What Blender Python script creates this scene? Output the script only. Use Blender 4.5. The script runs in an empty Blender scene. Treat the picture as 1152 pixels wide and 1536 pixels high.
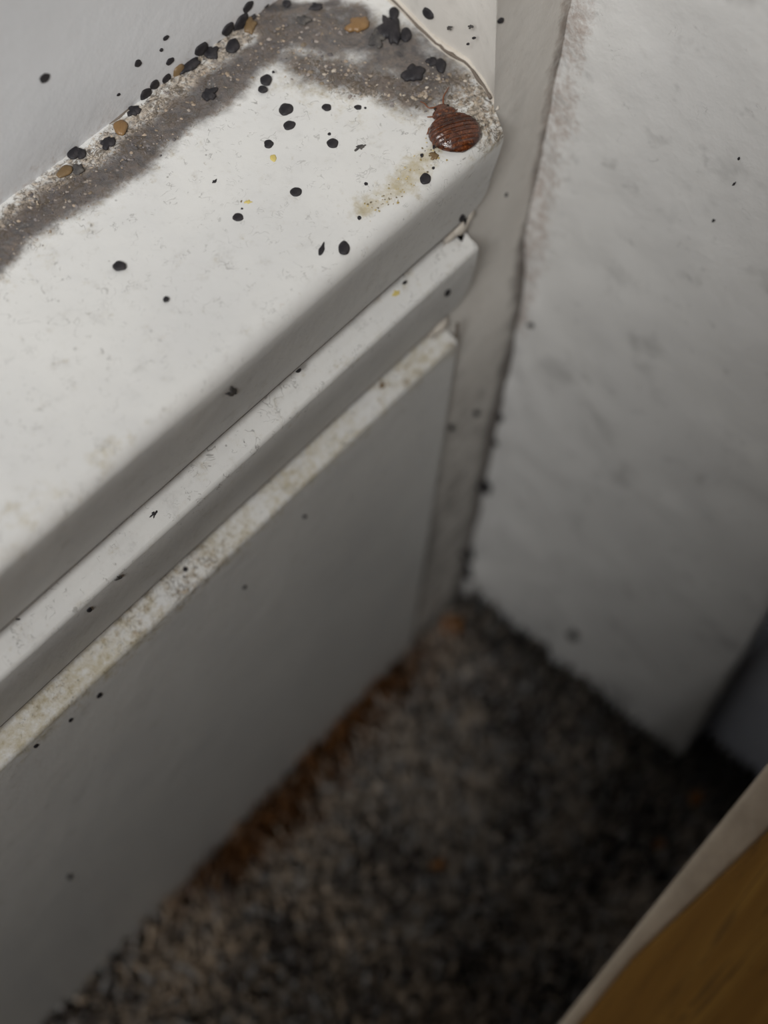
import bpy, bmesh, math, random
import numpy as np
from mathutils import Vector, Matrix

S = 0.1                     # one modelling unit = the height of the skirting board = 0.1 m
scn = bpy.context.scene
col = scn.collection
rng = random.Random(7)

# ------------------------------------------------------------------ camera
F = 2374.0                  # focal length in pixels of a 1152 x 1536 frame
RM = np.array([[0.6569216, -0.7523579, 0.0491078], [-0.6386643, -0.5899002, -0.4940907], [0.4007018, 0.2932155, -0.8680223]])
CP = np.array([-0.801567, -0.506621, 1.995271])
cam_d = bpy.data.cameras.new('camera')
cam = bpy.data.objects.new('camera', cam_d)
col.objects.link(cam)
m = Matrix(((RM[0][0], -RM[1][0], -RM[2][0]), (RM[0][1], -RM[1][1], -RM[2][1]), (RM[0][2], -RM[1][2], -RM[2][2])))
cam.matrix_world = Matrix.Translation(Vector(CP * S)) @ m.to_4x4()
cam_d.sensor_fit = 'VERTICAL'
cam_d.sensor_height = 36.0
cam_d.lens = F / 1536 * 36
cam_d.clip_start = 0.002
cam_d.clip_end = 50
cam_d.dof.use_dof = True
cam_d.dof.focus_distance = 0.131
cam_d.dof.aperture_fstop = 18.0
scn.camera = cam

# ------------------------------------------------------------------ light
world = bpy.data.worlds.new('room_light')
scn.world = world
world.use_nodes = True
world.node_tree.nodes['Background'].inputs[0].default_value = (0.93, 0.97, 1.0, 1)
world.node_tree.nodes['Background'].inputs[1].default_value = 0.012

def area(name, direction, dist, size, power, color, target=(-0.2, 0.0, 0.9)):
    d = Vector(direction).normalized()
    l = bpy.data.lights.new(name, 'AREA')
    l.shape = 'DISK'
    l.size = size
    l.energy = power
    l.color = color
    o = bpy.data.objects.new(name, l)
    o.location = Vector(target) * S + d * dist
    o.rotation_euler = d.to_track_quat('Z', 'Y').to_euler()
    col.objects.link(o)
    return o

area('ceiling_lamp', (-0.63, -0.31, 0.72), 1.2, 0.38, 15.0, (1.0, 0.995, 0.98))
vs = scn.view_settings
scn.display_settings.display_device = 'sRGB'
vs.view_transform = 'Standard'
vs.look = 'None'
vs.exposure = 0.0
vs.gamma = 1.0
vs.use_curve_mapping = False

# ------------------------------------------------------------------ helpers
def bp(px, py, p0, n):
    """the point of the plane (p0, n) that stands at a place of the photograph"""
    d = RM.T @ np.array([px - 576.0, py - 768.0, F])
    p0 = np.array(p0, float); n = np.array(n, float)
    return CP + d * (((p0 - CP) @ n) / (d @ n))

_perm = np.random.RandomState(3).rand(4096)
def vnoise(x, y, seed=0):
    x = np.asarray(x, float) + seed * 17.31; y = np.asarray(y, float) + seed * 7.77
    xi = np.floor(x).astype(int); yi = np.floor(y).astype(int)
    fx = x - xi; fy = y - yi
    fx = fx * fx * (3 - 2 * fx); fy = fy * fy * (3 - 2 * fy)
    h = lambda a, b: _perm[((a * 1619 + b * 31337) ^ ((a * 7 + b * 13) >> 3)) & 4095]
    return (h(xi, yi) * (1 - fx) + h(xi + 1, yi) * fx) * (1 - fy) + (h(xi, yi + 1) * (1 - fx) + h(xi + 1, yi + 1) * fx) * fy
def fbm(x, y, seed=0, o=4):
    r = 0; a = .5; t = 0
    for k in range(o):
        r = r + a * vnoise(np.asarray(x) * 2 ** k, np.asarray(y) * 2 ** k, seed + k); t += a; a *= .55
    return r / t

def pdist(X, Y, pts):
    """distance from many points to a polyline"""
    best = np.full(np.shape(X), 1e9)
    for (ax, ay), (bx, by) in zip(pts[:-1], pts[1:]):
        dx, dy = bx - ax, by - ay
        t = np.clip(((X - ax) * dx + (Y - ay) * dy) / (dx * dx + dy * dy + 1e-12), 0, 1)
        best = np.minimum(best, np.hypot(X - ax - t * dx, Y - ay - t * dy))
    return best
def soft(d, r0, r1):
    t = np.clip((r1 - d) / (r1 - r0), 0, 1)
    return t * t * (3 - 2 * t)

def link(name, me, mat=None, parent=None, label=None, cat=None, group=None, kind=None):
    o = bpy.data.objects.new(name, me)
    col.objects.link(o)
    if mat and me is not None:
        for mm in (mat if isinstance(mat, (list, tuple)) else [mat]):
            me.materials.append(mm)
    if parent: o.parent = parent
    for k, v in (('label', label), ('category', cat), ('group', group), ('kind', kind)):
        if v: o[k] = v
    return o
def mesh(name, verts, faces, smooth=True, angle=None):
    me = bpy.data.meshes.new(name)
    me.from_pydata([tuple(float(c) * S for c in v) for v in verts], [], faces)
    me.validate()
    if smooth:
        me.polygons.foreach_set('use_smooth', [True] * len(me.polygons))
        if angle: me.set_sharp_from_angle(angle=math.radians(angle))
    return me
def recalc(me):
    bm = bmesh.new(); bm.from_mesh(me)
    bmesh.ops.recalc_face_normals(bm, faces=bm.faces)
    bm.to_mesh(me); bm.free()
def tube(pts, radii, n=8, cap=True):
    """verts, faces of a tube along points; the radius may change"""
    V = []; Fc = []
    P = [Vector(p) for p in pts]
    if not hasattr(radii, '__len__'): radii = [radii] * len(P)
    for i, p in enumerate(P):
        t = (P[min(i + 1, len(P) - 1)] - P[max(i - 1, 0)]).normalized()
        a = t.cross(Vector((0.31, 0.2, 0.93))).normalized(); b = t.cross(a)
        for k in range(n):
            w = 2 * math.pi * k / n
            V.append(p + (a * math.cos(w) + b * math.sin(w)) * radii[i])
    for i in range(len(P) - 1):
        for k in range(n):
            Fc.append((i * n + k, i * n + (k + 1) % n, (i + 1) * n + (k + 1) % n, (i + 1) * n + k))
    if cap:
        Fc.append(tuple(range(n))[::-1]); Fc.append(tuple((len(P) - 1) * n + k for k in range(n)))
    return V, Fc
def smooth_path(pts, k=5):
    P = [np.array(p, float) for p in pts]; out = []
    for i in range(len(P) - 1):
        p0 = P[max(i - 1, 0)]; p1 = P[i]; p2 = P[i + 1]; p3 = P[min(i + 2, len(P) - 1)]
        for j in range(k):
            t = j / k
            out.append(.5 * (2 * p1 + (p2 - p0) * t + (2 * p0 - 5 * p1 + 4 * p2 - p3) * t * t + (3 * p1 - p0 - 3 * p2 + p3) * t ** 3))
    out.append(P[-1]); return out

# ------------------------------------------------------------------ materials
class NT:
    def __init__(s, name):
        s.m = bpy.data.materials.new(name); s.m.use_nodes = True
        s.t = s.m.node_tree; s.b = s.t.nodes['Principled BSDF']
        s.co = s.t.nodes.new('ShaderNodeTexCoord')
        s.mp = s.t.nodes.new('ShaderNodeMapping'); s.mp.inputs['Scale'].default_value = (1 / S,) * 3
        s.t.links.new(s.co.outputs['Object'], s.mp.inputs['Vector'])
        s.vec = s.mp.outputs[0]
    def L(s, a, b): s.t.links.new(a, b)
    def val(s, sock, v):
        if hasattr(v, 'is_output') or isinstance(v, bpy.types.NodeSocket): s.L(v, sock)
        elif isinstance(v, tuple) and len(v) == 3 and sock.type == 'RGBA': sock.default_value = (*v, 1)
        else: sock.default_value = v
    def noise(s, scale, detail=4, rough=.6, vec=None, dist=0):
        n = s.t.nodes.new('ShaderNodeTexNoise'); n.inputs['Scale'].default_value = scale
        n.inputs['Detail'].default_value = detail; n.inputs['Roughness'].default_value = rough
        n.inputs['Distortion'].default_value = dist
        s.L(vec or s.vec, n.inputs['Vector']); return n.outputs['Fac']
    def voro(s, scale, feature='F1', vec=None, rand=1):
        n = s.t.nodes.new('ShaderNodeTexVoronoi'); n.feature = feature
        n.inputs['Scale'].default_value = scale; n.inputs['Randomness'].default_value = rand
        s.L(vec or s.vec, n.inputs['Vector']); return n
    def math(s, op, a, b=0.0, c=None):
        n = s.t.nodes.new('ShaderNodeMath'); n.operation = op
        s.val(n.inputs[0], a); s.val(n.inputs[1], b)
        if c is not None: s.val(n.inputs[2], c)
        return n.outputs[0]
    def step(s, v, lo, hi, a=0.0, b=1.0):
        n = s.t.nodes.new('ShaderNodeMapRange'); n.interpolation_type = 'SMOOTHSTEP'
        s.val(n.inputs[0], v)
        for i, x in enumerate((lo, hi, a, b)): s.val(n.inputs[1 + i], x)
        return n.outputs[0]
    def mix(s, f, a, b):
        n = s.t.nodes.new('ShaderNodeMix'); n.data_type = 'RGBA'
        s.val(n.inputs[0], f); s.val(n.inputs[6], a); s.val(n.inputs[7], b); return n.outputs[2]
    def attr(s, name):
        n = s.t.nodes.new('ShaderNodeAttribute'); n.attribute_name = name
        sp = s.t.nodes.new('ShaderNodeSeparateColor'); s.L(n.outputs['Color'], sp.inputs[0])
        return sp.outputs[0], sp.outputs[1], sp.outputs[2], n.outputs['Alpha'], n.outputs['Color']
    def scaled(s, sc, rot=(0, 0, 0)):
        n = s.t.nodes.new('ShaderNodeMapping'); n.inputs['Scale'].default_value = sc; n.inputs['Rotation'].default_value = rot
        s.L(s.vec, n.inputs['Vector']); return n.outputs[0]
    def out(s, color, rough=.5, spec=.5, bump=None, dist=.0001, strength=1.0):
        s.val(s.b.inputs['Base Color'], color); s.val(s.b.inputs['Roughness'], rough)
        s.b.inputs['Specular IOR Level'].default_value = spec
        if bump is not None:
            n = s.t.nodes.new('ShaderNodeBump'); n.inputs['Distance'].default_value = dist; n.inputs['Strength'].default_value = strength
            s.L(bump, n.inputs['Height']); s.L(n.outputs[0], s.b.inputs['Normal'])
        return s.m

def squiggles(n, scale, gate_scale, gate_lo, width=.012):
    a = n.noise(scale, 2, .5, dist=.6)
    line = n.step(n.math('ABSOLUTE', n.math('SUBTRACT', a, .5)), width, width * .3)
    gate = n.step(n.noise(gate_scale, 1, .5), gate_lo, gate_lo + .05)
    return n.math('MULTIPLY', line, gate)
def specks(n, scale, size, keep):
    v = n.voro(scale)
    sp = n.t.nodes.new('ShaderNodeSeparateColor'); n.L(v.outputs['Color'], sp.inputs[0])
    dot = n.step(v.outputs['Distance'], size, size * .6)
    return n.math('MULTIPLY', dot, n.step(sp.outputs[0], keep, keep - .06))

def paint_board(name, base, alt):
    """white gloss paint with the stains and painted groove shade stored in the attribute 'stain' (mould, brown crust, yellow, dirt)"""
    n = NT(name)
    r, g, b, a, _ = n.attr('stain')
    c = n.mix(n.step(n.noise(9, 4), .35, .7), base, alt)
    nz = n.noise(45, 6, .7); nz2 = n.noise(120, 5, .7); fine = n.noise(320, 3, .6)
    yl = n.step(n.math('ADD', b, n.math('ADD', n.math('MULTIPLY', n.math('SUBTRACT', nz2, .5), 1.5), n.math('MULTIPLY', n.math('SUBTRACT', nz, .5), 1.6))), .15, 1.05)
    c = n.mix(n.math('MULTIPLY', yl, .8), c, (.40, .335, .19))
    # brown grit
    gr = n.step(n.math('ADD', g, n.math('MULTIPLY', n.math('SUBTRACT', nz2, .5), 2.2)), .3, .8)
    gc = n.mix(n.step(fine, .35, .62), (.10, .08, .062), (.42, .345, .265))
    c = n.mix(n.math('MULTIPLY', gr, .85), c, gc)
    # grey mould film
    mo = n.step(n.math('ADD', r, n.math('MULTIPLY', n.math('SUBTRACT', nz, .5), 1.25)), .02, .85)
    mc = n.mix(n.step(n.math('ADD', n.math('MULTIPLY', nz2, .6), n.math('MULTIPLY', nz, .4)), .36, .64), (.045, .039, .041), (.140, .115, .102))
    mc = n.mix(n.step(r, .90, 1.0), mc, n.mix(n.step(nz2, .38, .66), (.018, .016, .020), (.06, .054, .056)))
    c = n.mix(n.math('MULTIPLY', mo, .93), c, mc)
    # dirt specks and hair-fine marks
    dirt = n.math('MAXIMUM', squiggles(n, 60, 48, .60), n.math('MULTIPLY', squiggles(n, 120, 85, .56, .02), .8))
    dirt = n.math('MAXIMUM', dirt, specks(n, 75, .09, .22))
    dirt = n.math('MAXIMUM', dirt, n.math('MULTIPLY', n.step(n.noise(34, 5, .75), .57, .74), .38))
    c = n.mix(n.math('MULTIPLY', dirt, n.math('MULTIPLY', a, .62)), c, (.12, .112, .10))
    cr = n.step(n.math('ABSOLUTE', n.math('SUBTRACT', n.noise(75, 3, .6, dist=1.2), .5)), .035, .012)
    c = n.mix(n.math('MULTIPLY', n.math('MULTIPLY', cr, n.step(g, .2, .6)), .75), c, (.085, .065, .045))
    h = n.math('ADD', n.math('MULTIPLY', n.noise(25, 3), .5), n.math('MULTIPLY', nz2, n.math('ADD', n.math('MULTIPLY', n.math('MAXIMUM', r, g), 1.6), .12)))
    rough = n.step(n.math('MAXIMUM', r, g), 0, .6, .38, .85)
    return n.out(c, rough, .35, h, .00022, .8)

M = {}
M['board'] = paint_board('white_gloss_paint', (.645, .64, .62), (.60, .597, .585))

def paint_wall(name, base, alt, mark=.35, bumpd=.00012, sc=1.0):
    n = NT(name)
    r, g, b, a, _ = n.attr('stain')
    c = n.mix(n.step(n.noise(6 * sc, 4), .35, .7), base, alt)
    sm = n.math('MAXIMUM', n.step(n.noise(11 * sc, 4, .65), .55, .72), n.math('MULTIPLY', n.step(n.noise(30 * sc, 3, .6), .60, .74), .8))
    c = n.mix(n.math('MULTIPLY', n.math('MULTIPLY', sm, a), mark), c, (.12, .115, .11))
    dots = n.math('MAXIMUM', specks(n, 26, .10, .16), n.math('MULTIPLY', squiggles(n, 75, 45, .62), .45))
    c = n.mix(n.math('MULTIPLY', n.math('MULTIPLY', dots, a), mark * 1.6), c, (.07, .065, .06))
    nz = n.noise(40, 6, .7); nz2 = n.noise(110, 4, .7)
    gr = n.step(n.math('ADD', g, n.math('MULTIPLY', n.math('SUBTRACT', nz2, .5), 1.6)), .25, .9)
    c = n.mix(n.math('MULTIPLY', gr, .7), c, n.mix(nz, (.20, .14, .11), (.52, .42, .36)))
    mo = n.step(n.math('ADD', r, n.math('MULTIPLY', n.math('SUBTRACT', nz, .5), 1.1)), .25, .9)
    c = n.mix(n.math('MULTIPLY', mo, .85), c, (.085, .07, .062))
    h = n.math('ADD', n.noise(22, 4), n.math('MULTIPLY', n.noise(90, 3), n.math('ADD', n.math('MULTIPLY', g, 1.5), .25)))
    return n.out(c, .55, .3, h, bumpd, .8)
M['wall'] = paint_wall('pale_grey_wall_paint', (.66, .67, .69), (.62, .63, .65), .05)
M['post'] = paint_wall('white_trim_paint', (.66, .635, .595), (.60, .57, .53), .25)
M['casing'] = paint_wall('white_casing_paint', (.70, .695, .68), (.65, .645, .635), .4, .0002, .9)
M['bluish'] = paint_wall('bluish_white_paint', (.70, .73, .82), (.64, .67, .76), .2)

n = NT('sealant')
M['sealant'] = n.out(n.mix(n.noise(40, 4), (.44, .39, .33), (.62, .58, .52)), .6, .3, n.noise(90, 3), .0001)
n = NT('crack_dirt')
M['crack'] = n.out(n.mix(n.noise(60, 3), (.10, .08, .065), (.22, .185, .155)), .9, .1)
n = NT('dropping_black')
M['drop'] = n.out(n.mix(n.step(n.noise(90, 4), .35, .7), (.012, .011, .014), (.035, .031, .033)), n.step(n.noise(60, 3), .3, .7, .45, .8), .35, n.noise(160, 4, .7), .00008, .8)
n = NT('dropping_faded')
M['faded'] = n.out(n.mix(n.step(n.noise(90, 4), .35, .7), (.055, .052, .052), (.12, .11, .10)), .8, .2, n.noise(160, 4, .7), .00006)
n = NT('amber_shell')
M['amber'] = n.out(n.mix(n.noise(70, 4), (.17, .088, .03), (.30, .185, .085)), .35, .4, n.noise(150, 3), .00005)
M['amber'].node_tree.nodes['Principled BSDF'].inputs['Transmission Weight'].default_value = .15
n = NT('brown_shell')
M['shell'] = n.out(n.mix(n.noise(70, 4), (.09, .055, .025), (.22, .145, .07)), .5, .4, n.noise(150, 3), .00006)
n = NT('yellow_stain')
M['yellow'] = n.out(n.mix(n.noise(80, 4), (.50, .38, .09), (.62, .53, .22)), .5, .3)
n = NT('crust')
_, _, _, _, cc = n.attr('tint')
M['crust'] = n.out(cc, .85, .2, n.noise(200, 3), .00005)
n = NT('carpet_fibre')
_, _, _, _, cc = n.attr('tint')
M['carpet'] = n.out(cc, .95, .05)
n = NT('carpet_backing')
M['backing'] = n.out(n.mix(n.noise(40, 4), (.012, .010, .008), (.03, .025, .02)), 1.0, .05)

def wood(name):
    n = NT(name)
    a = bp(1020, 1384, (0, 0, .9), (0, 0, 1)); b_ = bp(1152, 1318, (0, 0, .9), (0, 0, 1))
    ang = math.atan2(b_[1] - a[1], b_[0] - a[0])
    v = n.scaled((1.6, 16, 16), (0, 0, -ang))
    g1 = n.noise(1.5, 5, .6, v, .9)
    g2 = n.noise(7, 4, .7, v, .3)
    c = n.mix(n.step(g1, .3, .7), (.205, .10, .016), (.35, .195, .038))
    c = n.mix(n.math('MULTIPLY', n.step(g2, .54, .72), .75), c, (.07, .030, .006))
    ring = n.step(n.math('ABSOLUTE', n.math('SUBTRACT', g1, .5)), .018, .004)
    c = n.mix(n.math('MULTIPLY', ring, .55), c, (.065, .03, .009))
    return n.out(c, .6, .2, g2, .00006)
M['wood'] = wood('brown_wood_grain')
n = NT('pale_edging')
M['edging'] = n.out(n.mix(n.step(n.noise(14, 4, .7), .3, .7), (.33, .275, .21), (.48, .405, .315)), .5, .35, n.noise(60, 3), .00008)
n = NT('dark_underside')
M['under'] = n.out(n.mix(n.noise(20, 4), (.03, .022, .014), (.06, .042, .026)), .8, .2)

# insect
n = NT('insect_shell')
c = n.mix(n.step(n.noise(110, 4, .6), .3, .72), (.032, .007, .002), (.110, .027, .006))
c = n.mix(n.math('MULTIPLY', n.step(n.noise(420, 2, .5), .55, .7), .35), c, (.33, .12, .04))
sx = n.t.nodes.new('ShaderNodeSeparateXYZ'); n.L(n.vec, sx.inputs[0])
wv = n.math('SINE', n.math('ADD', n.math('MULTIPLY', sx.outputs[0], 6.2832 / (.078 * .0455)), n.math('MULTIPLY', n.noise(60, 3), 1.6)))
c = n.mix(n.math('MULTIPLY', n.step(wv, .2, .9), n.step(sx.outputs[0], .006, -.006, .1, .65)), c, (.014, .003, .001))
M['bug'] = n.out(c, n.step(n.noise(150, 3), .35, .65, .16, .36), .8, n.noise(260, 4, .65), .00006, .9)
n = NT('insect_limb')
M['limb'] = n.out((.17, .055, .02), .4, .5)
n = NT('insect_eye')
M['eye'] = n.out((.012, .006, .004), .2, .5)

# ------------------------------------------------------------------ skirting board
T, W = 0.242, 0.11
END_TOP = [(.063, .245), (.057, .172), (.044, .114), (.042, .095), (.042, .069), (.032, .043), (.023, .025), (.012, .010), (.009, 0)]
def end_top(y):
    ys = [p[1] for p in END_TOP][::-1]; xs = [p[0] for p in END_TOP][::-1]
    return float(np.interp(y, ys, xs))
def arc(cy, cz, r, a0, a1, k):
    return [(cy + r * math.cos(math.radians(a0 + (a1 - a0) * i / k)), cz + r * math.sin(math.radians(a0 + (a1 - a0) * i / k))) for i in range(k + 1)]
prof = []                                  # (y, z, end x, tag)
for y in np.arange(T + .002, .018, -.0045): prof.append((y, 1.0, end_top(y), 't'))
for y, z in arc(.016, .984, .016, 90, 180, 6): prof.append((y, z, end_top(max(y, 0)), 't'))
LEAN = .15
for z, e in ((.97, .009), (.955, .009), (.94, .009), (.925, .011), (.912, .013), (.904, .012), (.897, .008), (.8915, .001), (.889, -.008)):
    prof.append(((.98 - z) * LEAN, z, e, 'f1'))
for y, z, e in ((.013, .8895, -.011), (.02, .890, -.013), (.034, .889, -.013)): prof.append((y, z, e, 'g'))
LS = .80                                   # slope of the ledges
def ledge(z0, e0, e1):
    zt = z0 + .004
    for y in np.arange(.032, .009, -.0035): prof.append((y, zt + LS * (y - .004), e0 + (e1 - e0) * (.036 - y) / .036, 'l'))
    a1 = 90 + math.degrees(math.atan(LS))
    r = .008
    for y, z in arc(r, zt - r * .35, r, a1, 180, 5): prof.append((y, z, e1, 'l'))
ledge(.8466, -.003, -.003)
for z, e in ((.82, .001), (.80, .003), (.785, .005), (.772, .006), (.764, .004), (.757, -.001), (.7525, -.009), (.751, -.016)):
    prof.append(((.838 - z) * LEAN, z, e, 'f2'))
for y, z, e in ((.0125, .7515, -.019), (.02, .752, -.02), (.034, .751, -.02)): prof.append((y, z, e, 'g'))
ledge(.709, -.014, -.014)
for z in (.68, .64, .6, .55, .5, .45, .4, .35, .3, .25, .2, .15, .1, .05, 0, -.05): prof.append((0.0, z, -.014, 'f3'))

xs = [-4.2, -3, -2.2, -1.7, -1.4, -1.2, -1.0, -.9, -.82, -.76] + list(np.arange(-.72, -.0001, .0045)) + [0.0]
xs = np.array(xs); NP = len(prof)
py_ = np.array([p[0] for p in prof]); pz_ = np.array([p[1] for p in prof]); pe_ = np.array([p[2] for p in prof]); pt_ = np.array([p[3] for p in prof])
X = np.repeat(xs[:, None], NP, 1); Y = np.repeat(py_[None], len(xs), 0); Z = np.repeat(pz_[None], len(xs), 0)
bl = np.clip((X + .09) / .09, 0, 1); X = X + pe_[None] * bl
TOPP = ((0, 0, 1), (0, 0, 1))
def top_px(pts): return [tuple(bp(a, b, *TOPP)[:2]) for a, b in pts]
band = top_px([(-160, 500), (-60, 425), (0, 372), (40, 338), (90, 303), (130, 281), (180, 249), (230, 208), (290, 160), (340, 118), (390, 82), (430, 50), (470, 28), (530, 25)])
PX = .00056                                # units per pixel on the top face
wob = (fbm(X * 30, Y * 30, 11) - .5) * 26 * PX
d1 = pdist(X, Y, band) + wob
mould = soft(d1, 8 * PX, 50 * PX) * .95
d2 = pdist(X, Y, top_px([(400, 15), (450, 45), (500, 55), (560, 62), (600, 75), (645, 112)])) + wob * 1.3
mould = np.minimum(mould, .88)
mould = np.maximum(mould, .88 * soft(d2, 14 * PX, 88 * PX) * 1.0)
d2b = pdist(X, Y, top_px([(430, 80), (480, 108), (520, 105), (580, 122), (620, 138)])) + wob * 1.4
mould = np.maximum(mould, soft(d2b, 6 * PX, 74 * PX) * .70)
dk = np.minimum(pdist(X, Y, top_px([(545, 62), (580, 50), (605, 62), (600, 85)])), pdist(X, Y, top_px([(400, 12), (440, 14), (500, 6)]))) + wob * 1.6
mould = np.maximum(mould, soft(dk, 4 * PX, 34 * PX))
# brown crust: between band and wall, below the dark patch, round the insect
d3 = pdist(X, Y, top_px([(-100, 418), (0, 344), (60, 299), (110, 260), (200, 191), (290, 114), (350, 62), (400, 20)])) + wob
grit = soft(d3, 12 * PX, 46 * PX) * .72
grit = np.maximum(grit, soft(d1, 14 * PX, 66 * PX) * .45)
d4 = pdist(X, Y, top_px([(460, 100), (500, 118), (560, 130), (620, 142), (680, 118), (720, 150), (735, 190)])) + wob * 1.2
grit = np.maximum(grit, soft(d4, 4 * PX, 52 * PX) * .70)
d4b = pdist(X, Y, top_px([(640, 120), (690, 150), (730, 205)])) + wob
grit = np.maximum(grit, soft(d4b, 2 * PX, 60 * PX) * .48)
grit = np.maximum(grit, soft(pdist(X, Y, top_px([(425, 72), (470, 92), (520, 108)])) + wob * 1.5, 0, 40 * PX) * .5)
yel = soft(pdist(X, Y, top_px([(550, 315), (585, 290), (620, 262), (650, 225)])) + wob * 1.2, 2 * PX, 42 * PX) * .75
yel = np.maximum(yel, soft(pdist(X, Y, top_px([(700, 130), (650, 140), (720, 190)])) + wob, 0, 60 * PX) * .42)
yel = np.maximum(yel, soft(pdist(X, Y, top_px([(140, 690), (190, 665)])) + wob, 0, 30 * PX) * .42)
yel = np.maximum(yel, soft(pdist(X, Y, top_px([(10, 800), (80, 740)])) + wob, 0, 60 * PX) * .3)
yel = np.maximum(yel, soft(pdist(X, Y, top_px([(250, 200), (120, 300), (0, 400)])) + wob, 10 * PX, 90 * PX) * .22)
yel = np.maximum(yel, soft(np.minimum(d2, np.minimum(d2b, d4)), 20 * PX, 110 * PX) * .42)
ist = (pt_ == 't')[None] & (Z > .985)
mould = np.where(ist, mould, 0); grit = np.where(ist, grit, 0)
yel = np.where(ist | ((pt_ == 't')[None]), yel, 0)
isl = (pt_ == 'l')[None] & (Y > -1)
low = isl & (Z < .77)
yel = np.where(low, .46 + .5 * (fbm(X * 14, Y * 14, 5) - .4) + .18 * np.clip(-X - .3, 0, 1), yel)
yel = np.where(isl & ~low, .06 + np.clip(fbm(X * 10, Y * 10, 8) - .5, 0, 1) * .6, yel)
grit = np.where(low, np.clip(.10 + (fbm(X * 9, Y * 9, 21) - .45) * 1.1, 0, .45), grit)
dirt = np.where(ist, .55 + .45 * soft(np.minimum(d1, d4), 0, 190 * PX), 0)
dirt = np.where(isl, .85, dirt)
dirt = np.where((pt_ == 'f1')[None] | (pt_ == 'f2')[None], .30 + .5 * np.clip((X + .15) / .15, 0, 1), dirt)
dirt = np.where((pt_ == 'f3')[None], .05, dirt)
grit = np.where((pt_ == 'g')[None], .9, grit); mould = np.where((pt_ == 'g')[None], 1.0, mould)  # groove undersides painted dark, standing in for the shadow line
Zr = Z.copy()
rid = 1 - np.abs(2 * fbm(X * 95, Y * 95, 31, 3) - 1)
gm = np.maximum(grit, mould * .7)
Zr = Zr + np.where(ist, gm * (rid - .66) * .008 + (fbm(X * 20, Y * 20, 41) - .5) * .0016, 0)
Yr = Y + np.where(~ist, (fbm(X * 6, Z * 9, 51) - .5) * .0016, 0)
def grid_faces(nx, ny): return [(i * ny + j, i * ny + j + 1, (i + 1) * ny + j + 1, (i + 1) * ny + j) for i in range(nx - 1) for j in range(ny - 1)]
V = np.stack([X, Yr, Zr], -1).reshape(-1, 3)
NX = len(xs)
fc = grid_faces(NX, NP)
# back and end close the board
V = np.concatenate([V, [[x, T + .002, -.05] for x in xs]]); base = NX * NP
for i in range(NX - 1): fc.append((i * NP, (i + 1) * NP, base + i + 1, base + i)); fc.append((i * NP + NP - 1, base + i, base + i + 1, (i + 1) * NP + NP - 1))
fc.append(tuple((NX - 1) * NP + j for j in range(NP)) + (base + NX - 1,)); fc.append(tuple(range(NP))[::-1] + (base,))
me = mesh('baseboard', V, fc, True, 50); recalc(me)
def stain_attr(me, r, g, b, a, extra=0):
    at = me.color_attributes.new('stain', 'FLOAT_COLOR', 'POINT')
    arr = np.stack([np.asarray(q, float).ravel() for q in (r, g, b, a)], -1)
    if len(arr) < len(me.vertices): arr = np.concatenate([arr, np.zeros((len(me.vertices) - len(arr), 4))])
    at.data.foreach_set('color', np.clip(arr, 0, 1).astype(np.float32).ravel())
stain_attr(me, mould, grit, yel, dirt)
board = link('baseboard_left', me, M['board'], label='white painted skirting board with two grooves and a mould-stained top', kind='structure')

# ------------------------------------------------------------------ walls, trim, floor
def grid_panel(o, u, v, nu, nv, disp=None):
    """grid over o + s*u + t*v; disp(s, t) pushes along the normal"""
    o, u, v = (np.array(q, float) for q in (o, u, v))
    s, t = np.meshgrid(np.linspace(0, 1, nu), np.linspace(0, 1, nv), indexing='ij')
    P = o + s[..., None] * u + t[..., None] * v
    nrm = np.cross(u, v); nrm /= np.linalg.norm(nrm)
    if disp is not None: P = P + disp(P)[..., None] * nrm
    return P
# wall above the board
P = grid_panel((-4.2, T, .9), (4.3, 0, 0), (0, 0, 1.6), 90, 50, lambda P: (fbm(P[..., 0] * 9, P[..., 2] * 9, 61) - .5) * .004)
Vw = list(P.reshape(-1, 3)); fw = grid_faces(90, 50)
Vw += [(-4.2, T + .15, .9), (.1, T + .15, .9), (-4.2, T + .15, 2.5), (.1, T + .15, 2.5)]
fw.append((4500, 4501, 4503, 4502))
me = mesh('wall', Vw, fw)
stain_attr(me, np.zeros(4500), np.clip(.5 - (P[..., 2].ravel() - 1.0) * 40, 0, .4), np.zeros(4500), np.full(4500, .5))
link('wall_left', me, M['wall'], label='pale grey plaster wall rising behind the skirting board', kind='structure')

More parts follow.
